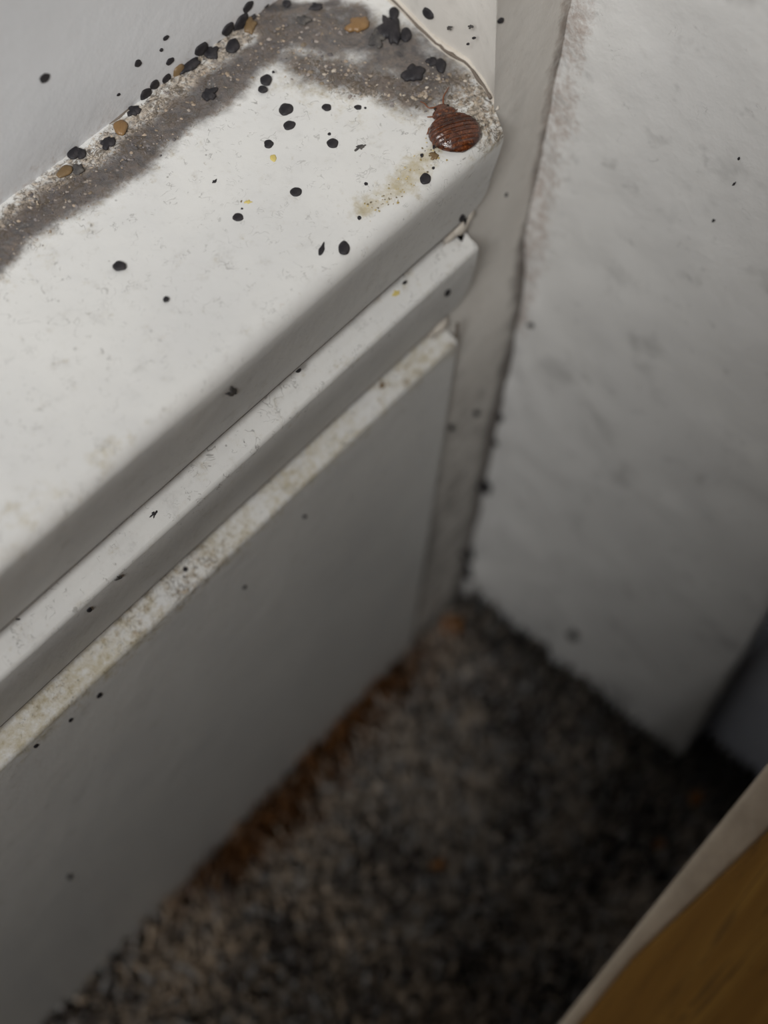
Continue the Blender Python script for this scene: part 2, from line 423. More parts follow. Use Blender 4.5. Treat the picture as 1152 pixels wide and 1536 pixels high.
# corner post: a strip facing the room, its side facing the board's end
levels = list(np.linspace(-.05, .9, 20)) + list(np.arange(.92, 1.26, .02)) + [1.4, 1.8, 2.5]
side = [(a + .003, b) for a, b in END_TOP[:-2]]
Vp = []; rr = []; gg = []; aa = []
for z in levels:
    xf = (.017 if z > .985 else -.034) - .145 * min(max(z - 1, 0), .25)
    ring = [(W + .05, .34), (.08, .34)] + [(x - max(z - 1, 0) * .1 * (1 - i / 7), y) for i, (x, y) in enumerate(side)] + [(xf + .004, .009), (xf, .006)]
    yf = .006 + .013 * min(max((z - .66) / .08, 0), 1)
    ring[-2:] = [(xf + .004, yf + .003), (xf, yf)]
    for t in np.linspace(0, 1, 22)[1:]: ring.append((xf + (W + .03 - xf) * t, yf))
    for k, (x, y) in enumerate(ring):
        dx = W - x if y < yf + .001 else 1
        w = fbm(x * 30, z * 12, 71)
        front = y < yf + .001
        if front and x > xf + .004: y = y + (w - .5) * .003
        Vp.append((x, y, z))
        corner = soft(np.array(dx + (w - .5) * .03), .0, .022 + .012 * (z < .8)) if front else 0
        low_grime_shade = np.clip((.86 - z) * 1.2, 0, .5)  # brown grime low on the strip, with part of its shade painted in
        rr.append(float(corner) * (.45 + .35 * float(w)) + (float(low_grime_shade) * (.6 + .8 * w) if front else 0))
        gg.append(max(float(corner) * .6, float(low_grime_shade) * .5, .12) if front else .05)
        aa.append(.55)
nr = len(ring)
fp = [(i * nr + k, i * nr + (k + 1) % nr, (i + 1) * nr + (k + 1) % nr, (i + 1) * nr + k) for i in range(len(levels) - 1) for k in range(nr)]
fp += [tuple(range(nr)), tuple((len(levels) - 1) * nr + k for k in range(nr))[::-1]]
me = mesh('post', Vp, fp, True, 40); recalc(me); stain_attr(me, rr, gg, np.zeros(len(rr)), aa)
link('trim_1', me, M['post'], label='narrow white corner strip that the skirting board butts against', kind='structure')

# broad casing facing along the board
YE = -.377
ys = [.03] + list(np.linspace(.012, YE + .006, 60)); zs = list(np.linspace(-.05, 1.5, 110)) + [1.9, 2.5]
Vc = []; rr = []; gg = []; aa = []
for y in ys:
    for z in zs:
        dn = soft(np.array(.006 - y), 0, .05)
        lump = (fbm(y * 18, z * 18, 81) - .5) * .006 + (fbm(y * 45, z * 30, 82, 3) - .5) * .010 * float(dn)
        Vc.append((W - float(lump), y, z))
        w = float(fbm(y * 25, z * 14, 83))
        near = float(soft(np.array(.006 - y + (w - .5) * .03), .002, .030))
        rr.append(near * .42 * w + .25 * float(soft(np.array(z + (w - .5) * .08), .0, .07)))
        gg.append(near * .50 * (z > .6) * (.3 + 1.2 * float(fbm(y * 60, z * 40, 84))) + near * .1)
        aa.append(.75)
NZ = len(zs); NY = len(ys); fcs = grid_faces(NY, NZ)
b0 = len(Vc)
edge = []
for (x, y) in ((W + .002, YE + .0015), (W + .006, YE), (W + .05, YE), (W + .05, .03)):
    edge.append(len(Vc))
    for z in zs: Vc.append((x, y, z)); rr.append(.1); gg.append(0); aa.append(.5)
cols_ = [(NY - 1) * NZ] + edge + [0]
for a, b in zip(cols_[:-1], cols_[1:]):
    for j in range(NZ - 1): fcs.append((a + j, a + j + 1, b + j + 1, b + j))
me = mesh('casing', Vc, fcs, True, 40); recalc(me); stain_attr(me, rr, gg, np.zeros(len(rr)), aa)
link('trim_2', me, M['casing'], label='broad smudged off-white upright board right of the dirty corner', kind='structure')

# bluish wall beyond it
P = grid_panel((W + .049, YE + .03, -.05), (0, -1.4, 0), (0, 0, 2.55), 50, 60, lambda P: (fbm(P[..., 1] * 8, P[..., 2] * 8, 91) - .5) * .004)
Vb = list(P.reshape(-1, 3)); fb = grid_faces(50, 60); k = len(Vb)
Vb += [(W + .2, YE + .03, -.05), (W + .2, YE + .03, 2.5), (W + .2, YE - 1.37, -.05), (W + .2, YE - 1.37, 2.5)]
fb += [(k, k + 1, k + 3, k + 2)]
me = mesh('wallb', Vb, fb); stain_attr(me, np.zeros(3000), np.zeros(3000), np.zeros(3000), np.full(3000, .4))
link('wall_right', me, M['bluish'], label='bluish white wall recessed behind the upright board, far right', kind='structure')

# floor
FZ = -.06
Vf = [(-4.2, -1.8, FZ), (.3, -1.8, FZ), (.3, .3, FZ), (-4.2, .3, FZ), (-4.2, -1.8, FZ - .1), (.3, -1.8, FZ - .1), (.3, .3, FZ - .1), (-4.2, .3, FZ - .1)]
me = mesh('floor', Vf, [(0, 1, 2, 3), (7, 6, 5, 4), (0, 4, 5, 1), (1, 5, 6, 2), (2, 6, 7, 3), (3, 7, 4, 0)], False)
floor = link('floor', me, M['backing'], label='dark carpet floor in the gap below the skirting board', kind='structure')

# carpet pile
R2 = np.random.RandomState(5)
NB = 46000
bx = R2.uniform(-1.25, W + .045, NB); by = R2.uniform(-.78, -.002, NB)
ok = ~((bx > W - .006) & (by > YE - .004)); bx = bx[ok]; by = by[ok]; NB = len(bx)
hh = R2.uniform(.035, .085, NB) * (.7 + .6 * fbm(bx * 14, by * 14, 101))
lx = R2.normal(0, .016, NB); ly = R2.normal(0, .016, NB); wd = R2.uniform(.003, .0062, NB); an = R2.uniform(0, 6.28, NB)
tone = fbm(bx * 16, by * 16, 103); t2 = R2.rand(NB)
pal = np.array([[.20, .165, .13], [.31, .24, .175], [.12, .10, .085], [.24, .23, .22], [.06, .05, .045], [.36, .29, .22]])
ci = np.clip((tone * 1.5 - .25 + (t2 - .5) * .9) * 6, 0, 5).astype(int)
order = np.array([4, 2, 0, 3, 1, 5]); cols = 1.4 * pal[order[ci]] * (.75 + .5 * R2.rand(NB))[:, None]
greygrad = np.clip((bx + .42) / .2, 0, 1)[:, None]                      # greyer pile to the right
cols = cols * (1 - .35 * greygrad) + greygrad * .26 * cols.mean(1, keepdims=True)
rust = soft(np.abs(by + .022 + (fbm(bx * 14, by * 3, 105) - .5) * .04), .012, .045) * soft(np.abs(bx + .24), .16, .33)
cols = cols * (1 - rust[:, None]) + rust[:, None] * np.array([.115, .052, .020]) * (.5 + 1.0 * R2.rand(NB))[:, None]
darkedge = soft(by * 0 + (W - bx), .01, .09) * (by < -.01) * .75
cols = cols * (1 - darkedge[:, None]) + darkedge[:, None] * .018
Vt = np.zeros((NB, 7, 3)); 
for k in range(3):
    cx_ = np.cos(an + k * 2.094); sy_ = np.sin(an + k * 2.094)
    Vt[:, k] = np.stack([bx + cx_ * wd, by + sy_ * wd, np.full(NB, FZ)], -1)
    Vt[:, 3 + k] = np.stack([bx + lx * .5 + cx_ * wd * .9, by + ly * .5 + sy_ * wd * .9, FZ + hh * .65], -1)
Vt[:, 6] = np.stack([bx + lx, by + ly, FZ + hh], -1)
keep_y = np.minimum(Vt[..., 1], -.001)
Vt[..., 1] = keep_y
ft = []
for i in range(NB):
    o = i * 7
    ft += [(o, o + 1, o + 4, o + 3), (o + 1, o + 2, o + 5, o + 4), (o + 2, o, o + 3, o + 5), (o + 3, o + 4, o + 6), (o + 4, o + 5, o + 6), (o + 5, o + 3, o + 6)]
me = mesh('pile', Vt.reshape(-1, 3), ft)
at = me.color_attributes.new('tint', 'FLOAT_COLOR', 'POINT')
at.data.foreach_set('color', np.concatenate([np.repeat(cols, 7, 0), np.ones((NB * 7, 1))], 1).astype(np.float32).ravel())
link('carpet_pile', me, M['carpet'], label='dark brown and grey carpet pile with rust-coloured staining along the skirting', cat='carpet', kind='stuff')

# ------------------------------------------------------------------ wooden cabinet at the bottom right
ZC = .9
cab = bpy.data.objects.new('wooden_cabinet', None); col.objects.link(cab)
cab.location = (-.9 * S, -.9 * S, FZ * S)
cab['label'] = 'brown wood-grain cabinet with a pale edge strip, in the bottom right corner'; cab['category'] = 'cabinet'
def cabpart(name, V, f, mat, bevel=0, label=None):
    V = [(x + .9, y + .9, z - FZ) for x, y, z in V]
    me = mesh(name, V, f, False); recalc(me)
    if bevel:
        bm = bmesh.new(); bm.from_mesh(me)
        bmesh.ops.bevel(bm, geom=list(bm.edges), offset=bevel * S, segments=3, affect='EDGES', profile=.6)
        bm.to_mesh(me); bm.free()
        me.polygons.foreach_set('use_smooth', [True] * len(me.polygons)); me.set_sharp_from_angle(angle=math.radians(50))
    return link(name, me, mat, cab, label=label)
def prism(poly, z0, z1):
    n_ = len(poly)
    V = [(x, y, z0) for x, y in poly] + [(x, y, z1) for x, y in poly]
    return V, [tuple(range(n_))[::-1], tuple(n_ + k for k in range(n_))] + [(k, (k + 1) % n_, n_ + (k + 1) % n_, n_ + k) for k in range(n_)]
outer = [(-3.9, -.495), (-.515, -.4965), (-.445, -.4975), (-.384, -.506), (-.306, -.516), (-.1, -.522), (.13, -.526)]
inner = [(-3.9, -.486), (-.516, -.486), (-.369, -.486), (-.1, -.488), (.13, -.489)]
V, f = prism(outer + [(.13, -1.6), (-3.9, -1.6)], ZC - .16, ZC); cabpart('top_board', V, f, M['wood'], .003)
V, f = prism(inner + outer[::-1], ZC - .16, ZC - .001); cabpart('edge_strip', V, f, M['edging'], .004, 'pale beige edging strip')
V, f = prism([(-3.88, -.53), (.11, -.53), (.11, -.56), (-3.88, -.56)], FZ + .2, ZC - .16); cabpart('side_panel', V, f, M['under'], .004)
V, f = prism([(-3.9, -.80), (.13, -.80), (.13, -1.6), (-3.9, -1.6)], ZC, 2.50); cabpart('added_shade_block', V, f, M['wood'], .02)  # unseen block, added to shade the gap and the carpet
for x in (-3.8, .03):
    for y in (-.58, -1.5):
        V, f = prism([(x, y), (x + .07, y), (x + .07, y - .07), (x, y - .07)], FZ, FZ + .2); cabpart('leg', V, f, M['under'], .006)

# ------------------------------------------------------------------ sealant and crack where the board meets the strip
def add_part(name, parts, mat, parent, kind=None, label=None, smooth=True):
    V = []; f = []
    for v, q in parts:
        o = len(V); V += list(v); f += [tuple(i + o for i in t) for t in q]
    me = mesh(name, V, f, smooth)
    return link(name, me, mat, parent, kind=kind, label=label)
path = [(x, y, 1.001) for x, y in END_TOP[:-2]] + [(.020, .019, .998)]
path = smooth_path(path, 6)
rad = [.0036 + .0022 * float(vnoise(i * .35, 2)) for i in range(len(path))]
rad = [r * min(1, .35 + .65 * abs(len(path) - 1 - i) / 14) for i, r in enumerate(rad)]
add_part('sealant_bead', [tube([(p[0] + .002, p[1], p[2] - .001) for p in path], rad, 10)], M['sealant'], board, label='cracked brownish sealant bead')
ck = []
for i, p in enumerate(path[:len(path) - 8]):
    ck.append((p[0] - .003 + .0015 * (float(vnoise(i * .7, 9)) - .5), p[1] - .002, p[2] + .0030 + .001 * float(vnoise(i * .5, 4))))
cr = [.0006 + .0014 * float(vnoise(i * .6, 12)) for i in range(len(ck))]
parts = [tube(ck, cr, 6)]
p2 = smooth_path([(.013, .018, .985), (.012, .018, .965), (.0115, .018, .94), (.010, .018, .915), (.005, .018, .90), (-.004, .018, .890), (-.016, .018, .884)], 5)
parts.append(tube(p2, [.0042 - .0026 * i / len(p2) for i in range(len(p2))], 8))
p2 = smooth_path([(-.002, .018, .866), (-.001, .018, .845), (.0035, .018, .82), (.003, .018, .785), (-.003, .018, .764), (-.012, .018, .752), (-.022, .018, .746)], 5)
parts.append(tube(p2, .0022, 6))
p3 = smooth_path([(-.0125, .0045, .74), (-.0125, .003, .70), (-.0125, .003, .55), (-.0130, .003, .40), (-.0125, .003, .25)], 6)
parts.append(tube(p3, [.0018 - .0009 * i / len(p3) for i in range(len(p3))], 6))
jl = [bp(x, y + (float(vnoise(x * .13, 3)) - .5) * 2, (0, T, 1), (0, -1, 0)) - np.array([0, .0004, 0]) for x, y in [(-60, 362), (-20, 330), (0, 314), (30, 291), (60, 268), (90, 245), (118, 223), (150, 198), (180, 174), (196, 161)]]
parts.append(tube(jl, [.0007 + .0007 * float(vnoise(i * .9, 21)) for i in range(len(jl))], 6))
add_part('crack', parts, M['crack'], board, label='thin dark crack along the end of the board')

def lump(c, r, seed_):
    V = []; f = []
    for i in range(6):
        for k in range(10):
            a = -math.pi / 2 + math.pi * i / 5; w = 6.2832 * k / 10
            q = r * (.75 + .5 * float(vnoise(k * .8 + i, i * .9 + k * .37, seed_)))
            V.append((c[0] + q * 1.25 * math.cos(a) * math.cos(w), c[1] + q * .8 * math.cos(a) * math.sin(w), c[2] + q * math.sin(a)))
    for i in range(5):
        for k in range(10): f.append((i * 10 + k, i * 10 + (k + 1) % 10, (i + 1) * 10 + (k + 1) % 10, (i + 1) * 10 + k))
    return V, f
add_part('sealant_lump', [lump((-.012, .019, .876), .0105, 3), lump((-.022, .021, .872), .0085, 5), lump((-.003, .019, .881), .009, 8)], M['sealant'], board, label='beige sealant lump in the upper groove end')
add_part('sealant_lump', [lump((-.024, .018, .740), .0095, 4), lump((-.034, .020, .737), .008, 6)], M['sealant'], board, label='beige sealant lump in the lower groove end')

# crust flakes lying in the mould (uncountable grit)
def chip(c, r, u, v, nrm, seed, flat=.5):
    rr_ = random.Random(seed); k = 6
    V = []; a0 = rr_.random() * 6.28; st = .5 + rr_.random() * .9
    for i in range(k):
        w = a0 + 6.283 * i / k; q = r * (.7 + .6 * rr_.random())
        V.append(c + u * (math.cos(w) * q * st) + v * (math.sin(w) * q) - nrm * r * .25)
    V.append(c + u * (rr_.random() - .5) * r * .5 + nrm * r * flat * (.5 + rr_.random()))
    return V, [(i, (i + 1) % k, k) for i in range(k)]
ux, uy, uz = np.eye(3)
Vk = []; fk = []; ck_ = []
seed = 100
def scatter(pts, width, count, rmin, rmax, colours):
    global seed
    P_ = top_px(pts)
    for i in range(count):
        seed += 1; q = random.Random(seed)
        k = q.randrange(len(P_) - 1); t = q.random()
        x = P_[k][0] + (P_[k + 1][0] - P_[k][0]) * t + q.gauss(0, width * PX)
        y = P_[k][1] + (P_[k + 1][1] - P_[k][1]) * t + q.gauss(0, width * PX)
        if not (.012 < y < T - .001) or x > end_top(y) - .004: continue
        th = q.random() * 3.14; u = np.array([math.cos(th), math.sin(th), 0]); v = np.array([-math.sin(th), math.cos(th), 0])
        r = (rmin + (rmax - rmin) * q.random() ** 2) * PX
        V, f = chip(np.array([x, y, 1.0008]), r, u, v, uz, seed)
        o = len(Vk); Vk.extend(V); fk.extend([tuple(a + o for a in t_) for t_ in f])
        c = colours[q.randrange(len(colours))]; b = .8 + .4 * q.random()
        ck_.extend([(c[0] * b, c[1] * b, c[2] * b, 1)] * len(V))
tan = [(.36, .30, .235), (.42, .37, .31), (.30, .24, .185), (.22, .175, .13), (.12, .10, .08), (.26, .22, .18)]
grey = [(.20, .18, .175), (.14, .127, .127), (.25, .22, .20), (.11, .10, .10), (.30, .26, .225)]
scatter([(0, 342), (60, 297), (110, 258), (200, 190), (290, 112), (350, 62), (400, 20)], 10, 300, 1.0, 3.8, tan + grey)
scatter([(0, 372), (130, 281), (230, 208), (340, 118), (430, 50), (530, 40)], 14, 380, 1.2, 4.0, grey + tan[2:4])
scatter([(440, 90), (500, 105), (560, 125), (620, 145), (660, 130)], 16, 380, 1.2, 4.5, tan + grey)
scatter([(640, 110), (690, 140), (725, 165), (738, 200)], 16, 330, 1.0, 4.0, tan)
scatter([(560, 310), (600, 285), (640, 250), (650, 215)], 13, 90, .8, 2.2, [(.38, .29, .12), (.16, .13, .08), (.48, .40, .22)])
me = mesh('crust', Vk, fk, False)
me.color_attributes.new('tint', 'FLOAT_COLOR', 'POINT').data.foreach_set('color', np.array(ck_, np.float32).ravel())
link('crust', me, M['crust'], board, kind='stuff', label='gritty tan and grey crust of mould and shed skins')

# ------------------------------------------------------------------ droppings, shells and specks: each a thing of its own
c30 = 1 / math.hypot(1, LS)
SURF = {'top': ((0, 0, 1.0), (0, 0, 1)), 'wall': ((0, T, 1), (0, -1, 0)), 'f1': ((0, .0, .98), (0, -1, -.15)), 'f2': ((0, .0, .838), (0, -1, -.15)),
        'f3': ((0, 0, .5), (0, -1, 0)), 'l1': ((0, .004, .8506), (0, -LS * c30, c30)), 'l2': ((0, .004, .7130), (0, -LS * c30, c30)),
        'post': ((.030, .055, 1.06), (-.94, .30, .12)), 'strip': ((0, .0042, .5), (0, -1, 0)), 'stripup': ((0, .019, .9), (0, -1, 0)), 'casing': ((W, 0, .5), (-1, 0, 0))}
def blob(name, px, py, a, b, ang, surf, mat, label, cat, group, rough=.12, height=.32, seed=0, tail=0):
    p0, nrm = SURF[surf]; nrm = np.array(nrm, float); nrm /= np.linalg.norm(nrm)
    r_ = random.Random(seed * 7 + 3); K = 32
    if surf == 'top' and (py < 150 or px < 320):        # lies on the raised crust
        p0 = (0, 0, 1.0022)
    c = bp(px, py, p0, nrm)
    ph = [r_.random() * 6.28 for _ in range(4)]
    ring = []
    for k in range(K):
        w = 6.2832 * k / K
        q = 1 + rough * (.45 * math.sin(2 * w + ph[0]) + .4 * math.sin(3 * w + ph[1]) + (.3 if rough < .17 else .5) * math.sin(5 * w + ph[2]) + (.12 if rough < .17 else .5) * math.sin(9 * w + ph[3]) * math.sin(w + ph[0]) + (0 if rough < .17 else .5) * math.sin(4 * w + ph[1] * 2))
        ex = a * math.cos(w) * q; ey = b * math.sin(w) * q
        if tail and math.cos(w) > .8: ex *= 1 + tail * (math.cos(w) - .8) * 5
        A = math.radians(ang)
        ring.append(bp(px + ex * math.cos(A) - ey * math.sin(A), py - ex * math.sin(A) - ey * math.cos(A), p0, nrm) - c)
    mr = float(np.mean([np.linalg.norm(q) for q in ring])); h = mr * height
    V = []; f = []
    for s_, z_ in ((1.0, -.25), (1.0, .12), (.88, .55), (.62, .88), (.3, 1.0)):
        for k, q in enumerate(ring):
            V.append(q * s_ + nrm * h * (z_ + (.18 * (float(vnoise(k * .9 + s_ * 3, seed)) - .5) if s_ < 1 else 0)))
    V.append(nrm * h * 1.0)
    for j in range(4):
        for k in range(K): f.append((j * K + k, j * K + (k + 1) % K, (j + 1) * K + (k + 1) % K, (j + 1) * K + k))
    for k in range(K): f.append((4 * K + k, 4 * K + (k + 1) % K, 5 * K))
    f.append(tuple(range(K))[::-1])
    me = mesh(name, V, f); recalc(me)
    o = link(name, me, M[mat], None, label, cat, group)
    o.location = c * S
    return o

G_TOP = 'black droppings on the skirting top'; G_WALL = 'black droppings on the wall'; G_JOIN = 'black droppings along the wall joint'
G_FACE = 'droppings on the skirting faces'; G_COR = 'droppings in the corner'; G_MOU = 'black droppings in the mould patch'
D = [  # x, y, half length, half width, angle, surface, material, group, roughness, label
 (67, 117, 9, 6, 50, 'wall', 'drop', G_WALL, .12, 'black oval dropping alone on the wall at far left'),
 (178, 142, 3.2, 2, 40, 'wall', 'drop', G_WALL, .1, 'tiny dark speck of dropping on the wall left of the joint'),
 (207, 95, 6.5, 4.5, 60, 'wall', 'drop', G_WALL, .14, 'small black oval dropping on the wall, left of a cluster of three'),
 (242, 75, 3, 2.2, 50, 'wall', 'drop', G_WALL, .1, 'tiny round black dropping on the wall, just below a slanted one'),
 (249, 57, 5.5, 2.6, 45, 'wall', 'drop', G_WALL, .12, 'slim slanted dropping, topmost on the left wall'),
 (255, 92, 7, 4.2, 45, 'wall', 'drop', G_WALL, .15, 'slanted black dropping on the wall above the brown shell'),
 (250, 118, 8.5, 5, 48, 'wall', 'drop', G_JOIN, .1, 'pointed black dropping on the joint, left of the brown shell'),
 (232, 127, 8, 6, 50, 'wall', 'drop', G_JOIN, .08, 'round black dropping touching the upper end of a larger one'),
 (219, 143, 11.5, 8, 60, 'wall', 'drop', G_JOIN, .1, 'larger lower dropping of a touching pair on the joint'),
 (201, 166, 9.5, 8, 20, 'top', 'drop', G_JOIN, .22, 'ragged square-ish black dropping above the amber shell'),
 (285, 97, 14, 10, 35, 'top', 'drop', G_JOIN, .26, 'big ragged black dropping touching the brown shell'),
 (302, 74, 12, 7.5, 45, 'wall', 'drop', G_JOIN, .12, 'long black dropping upper left of a fat ragged one'),
 (317, 79, 11, 9.5, 40, 'top', 'drop', G_JOIN, .2, 'fat ragged black dropping in the middle of the joint chain'),
 (333, 67, 9.5, 6.5, 55, 'wall', 'drop', G_JOIN, .12, 'black dropping wedged between two fat ones on the joint'),
 (349, 69, 11, 10, 40, 'top', 'drop', G_JOIN, .12, 'fat round black dropping at the edge of the mould band'),
 (342, 44, 12.5, 6, 52, 'wall', 'drop', G_JOIN, .1, 'leaf-shaped black dropping standing off on the wall side of the chain'),
 (361, 35, 18, 7, 62, 'wall', 'drop', G_JOIN, .08, 'longest stretched black dropping on the joint near the top edge'),
 (377, 24, 7, 5.5, 40, 'top', 'drop', G_JOIN, .12, 'small black dropping beside the brown smear near the top edge'),
 (372, 10, 11, 5, 55, 'wall', 'drop', G_JOIN, .1, 'narrow black dropping above the longest one, near the top edge'),
 (398, 4, 8, 6, 70, 'top', 'drop', G_JOIN, .14, 'black dropping cut by the top edge left of the mould patch'),
 (110, 229, 10.5, 9, 50, 'top', 'drop', G_JOIN, .1, 'left half of a twin black dropping on the joint at left'),
 (121, 230, 8, 8, 20, 'top', 'drop', G_JOIN, .16, 'right half of a twin black dropping on the joint at left'),
 (162, 214, 11, 8.5, 15, 'top', 'drop', G_JOIN, .2, 'smoky black dropping in the mould below the amber shell'),
 (117, 254, 9, 7, 40, 'top', 'faded', G_JOIN, .25, 'faded grey dropping on the mould band beside the tan crust'),
 (314, 141, 12, 8.5, 15, 'top', 'drop', G_TOP, .25, 'ragged black dropping on the lower edge of the mould band'),
 (399, 120, 9, 8, 0, 'top', 'drop', G_TOP, .12, 'upper and bigger of two black droppings set one above the other'),
 (394, 134, 7, 5.6, 0, 'top', 'drop', G_TOP, .08, 'lower and smaller of two black droppings set one above the other'),
 (410, 108, 2, 1.8, 0, 'top', 'drop', G_TOP, .08, 'pin-sized black speck above the pair of droppings'),
 (429, 164, 11, 9, 5, 'top', 'drop', G_TOP, .1, 'large round grey-black dropping in the middle of the skirting top'),
 (434, 188, 9, 7, 10, 'top', 'drop', G_TOP, .1, 'dropping directly below the large round one'),
 (403, 216, 7.5, 6.2, 5, 'top', 'drop', G_TOP, .12, 'dropping directly above the yellow speck'),
 (490, 161, 7, 5.5, 0, 'top', 'drop', G_TOP, .1, 'dropping hanging below a thin dark crack of the mould'),
 (537, 161, 5.5, 4, 0, 'top', 'drop', G_TOP, .12, 'small dropping with a tiny speck on its right'),
 (548, 162, 2.2, 1.6, 0, 'top', 'drop', G_TOP, .1, 'tiny speck right of a small dropping'),
 (499, 215, 9, 7.2, -10, 'top', 'drop', G_TOP, .08, 'round black dropping with a grey smear at its right'),
 (494, 201, 2.6, 2.2, 0, 'top', 'drop', G_TOP, .1, 'tiny black speck just above a round dropping'),
 (540, 221, 7, 4, 25, 'top', 'faded', G_TOP, .4, 'pale grey crumbly smear right of a round black dropping'),
 (444, 288, 9, 7, 0, 'top', 'drop', G_TOP, .05, 'smooth black dropping in the clear white middle of the top'),
 (549, 276, 3.2, 3, 0, 'top', 'drop', G_TOP, .08, 'tiny black dropping left of the yellow stain'),
 (539, 327, 3.6, 3.4, 0, 'top', 'drop', G_TOP, .1, 'tiny black dropping at the lower end of the yellow stain'),
 (516, 372, 10.5, 8.5, 100, 'top', 'drop', G_TOP, .08, 'big black dropping near the rounded front edge'),
 (482, 376, 7.5, 4.2, 72, 'top', 'drop', G_TOP, .12, 'teardrop-shaped black dropping left of the big one by the front edge'),
 (638, 268, 8, 8.5, 0, 'top', 'drop', G_TOP, .08, 'round black dropping between the yellow stain and the front edge'),
 (652, 219, 3.6, 4.6, 0, 'top', 'drop', G_TOP, .14, 'small dark dropping just left of the insect tail'),
 (633, 233, 3, 2.6, 0, 'top', 'drop', G_TOP, .14, 'tiny dark speck left of the greenish crumb'),
 (650, 252, 2.4, 2, 40, 'top', 'drop', G_TOP, .14, 'tiny dark speck between the greenish crumb and the round dropping'),
 (357, 326, 8, 6.5, 0, 'top', 'drop', G_TOP, .08, 'round grey-black dropping below the orange speck'),
 (322, 272, 3.6, 2.4, 25, 'top', 'drop', G_TOP, .3, 'tiny crooked black crumb on the white top above a grey-black dropping'),
 (363, 313, 2, 1.4, 20, 'top', 'drop', G_TOP, .2, 'tiny black crumb just below the orange speck'),
 (179, 399, 10, 7.5, -5, 'top', 'drop', G_TOP, .12, 'black dropping on the left part of the top, below the mould band'),
 (249, 449, 4.8, 4.4, 0, 'top', 'drop', G_TOP, .1, 'lowest small round dropping on the white top'),
 (620, 110, 17, 12, 5, 'top', 'drop', G_MOU, .18, 'large smoky black dropping above the insect antennae'),
 (648, 92, 8, 7, 0, 'top', 'drop', G_MOU, .18, 'left lobe of a bent black dropping by the sealant'),
 (661, 98, 8, 11, 0, 'top', 'drop', G_MOU, .14, 'right lobe of a bent black dropping by the sealant'),
 (609, 52, 8.5, 10.5, 0, 'top', 'drop', G_MOU, .08, 'round black dropping at the right edge of the dark patch'),
 (591, 20, 7.5, 10, 0, 'top', 'drop', G_MOU, .08, 'black dropping at the top of the dark patch, near the crack'),
 (585, 45, 22, 15, -70, 'top', 'drop', G_MOU, .25, 'large ragged black mass in the dark patch'),
 (565, 58, 12, 12, 0, 'top', 'faded', G_MOU, .3, 'dull dark mass left of the ragged black one'),
 (430, 5, 6, 6, 0, 'top', 'drop', G_MOU, .12, 'black dropping in the mould touching the top edge, leftmost there'),
 (474, 10, 9, 6, 10, 'top', 'drop', G_MOU, .2, 'black dropping in the mould below the top edge, middle'),
 (455, 30, 9, 7, 0, 'top', 'faded', G_MOU, .25, 'dull grey dropping deep in the mould patch'),
 (642, 20, 10.5, 6.5, -55, 'post', 'drop', G_COR, .06, 'smooth oval black dropping on the white side right of the crack'),
 (751, 31, 5.5, 3.8, 40, 'stripup', 'drop', G_COR, .1, 'small black dropping on the corner edge near the top'),
 (711, 57, 2.8, 2, 0, 'post', 'drop', G_COR, .1, 'tiny black speck on the white side, right one of two'),
 (702, 66, 2.2, 2, 0, 'post', 'drop', G_COR, .1, 'tiny black speck on the white side, lower left of two'),
 (706, 40, 3.4, 3, 0, 'post', 'faded', G_COR, .35, 'grey smudge speck on the white side above two tiny ones'),
 (674, 42, 3.8, 3, 0, 'post', 'faded', G_COR, .35, 'grey smudge speck on the white side below the oval dropping'),
 (693, 327, 6.5, 3.6, 58, 'f1', 'drop', G_FACE, .12, 'slim black dropping on the first face at its right end'),
 (671, 439, 6.2, 3, 55, 'f2', 'drop', G_FACE, .1, 'slim black dropping on the second face at its right end'),
 (347, 587, 9, 5, 25, 'f1', 'faded', G_FACE, .45, 'faint grey smear on the middle of the first face'),
 (134, 915, 4.4, 2.6, 40, 'f2', 'drop', G_FACE, .1, 'slim black dropping on the second face at lower left'),
 (178, 867, 5, 2, 35, 'f2', 'faded', G_FACE, .4, 'grey scratchy smear on the second face above a slim dropping'),
 (457, 775, 3.2, 2.4, 35, 'f3', 'drop', G_FACE, .1, 'rightmost small black dropping on the wide lower face'),
 (367, 881, 3.6, 2.2, 45, 'f3', 'drop', G_FACE, .1, 'small black dropping on the wide lower face, second from right'),
 (149, 1043, 5.4, 3, 45, 'f3', 'drop', G_FACE, .1, 'topmost of three slanted droppings on the wide lower face at left'),
 (106, 1080, 4, 2.3, 42, 'f3', 'drop', G_FACE, .1, 'middle of three slanted droppings on the wide lower face at left'),
 (54, 1119, 4.2, 2.5, 42, 'f3', 'drop', G_FACE, .1, 'lowest of three slanted droppings on the wide lower face at left'),
 (104, 1315, 4.5, 3.6, 30, 'f3', 'drop', G_FACE, .1, 'blurred lone dropping low on the wide lower face'),
 (278, 854, 4, 3.8, 0, 'l2', 'drop', G_FACE, .08, 'round black dropping on the lower ledge'),
 (276, 865, 1.8, 1.5, 0, 'l2', 'drop', G_FACE, .08, 'pin-sized speck just below the round dropping on the lower ledge'),
 (328, 827, 5, 3, 30, 'l2', 'shell', G_FACE, .35, 'brown crumb on the lower ledge right of the round dropping'),
 (308, 854, 2.4, 1.8, 30, 'l2', 'drop', G_FACE, .2, 'tiny black crumb on the lower ledge below the brown crumb'),
 (231, 771, 6.5, 3, 50, 'l1', 'drop', G_FACE, .5, 'crooked black mark on the upper ledge, left half'),
 (27, 929, 4, 1.6, 10, 'l1', 'drop', G_FACE, .3, 'dark flat crumb at the left end of the upper ledge'),
 (367, 664, 2.4, 1.8, 40, 'l1', 'drop', G_FACE, .2, 'tiny black speck on the upper ledge, middle'),
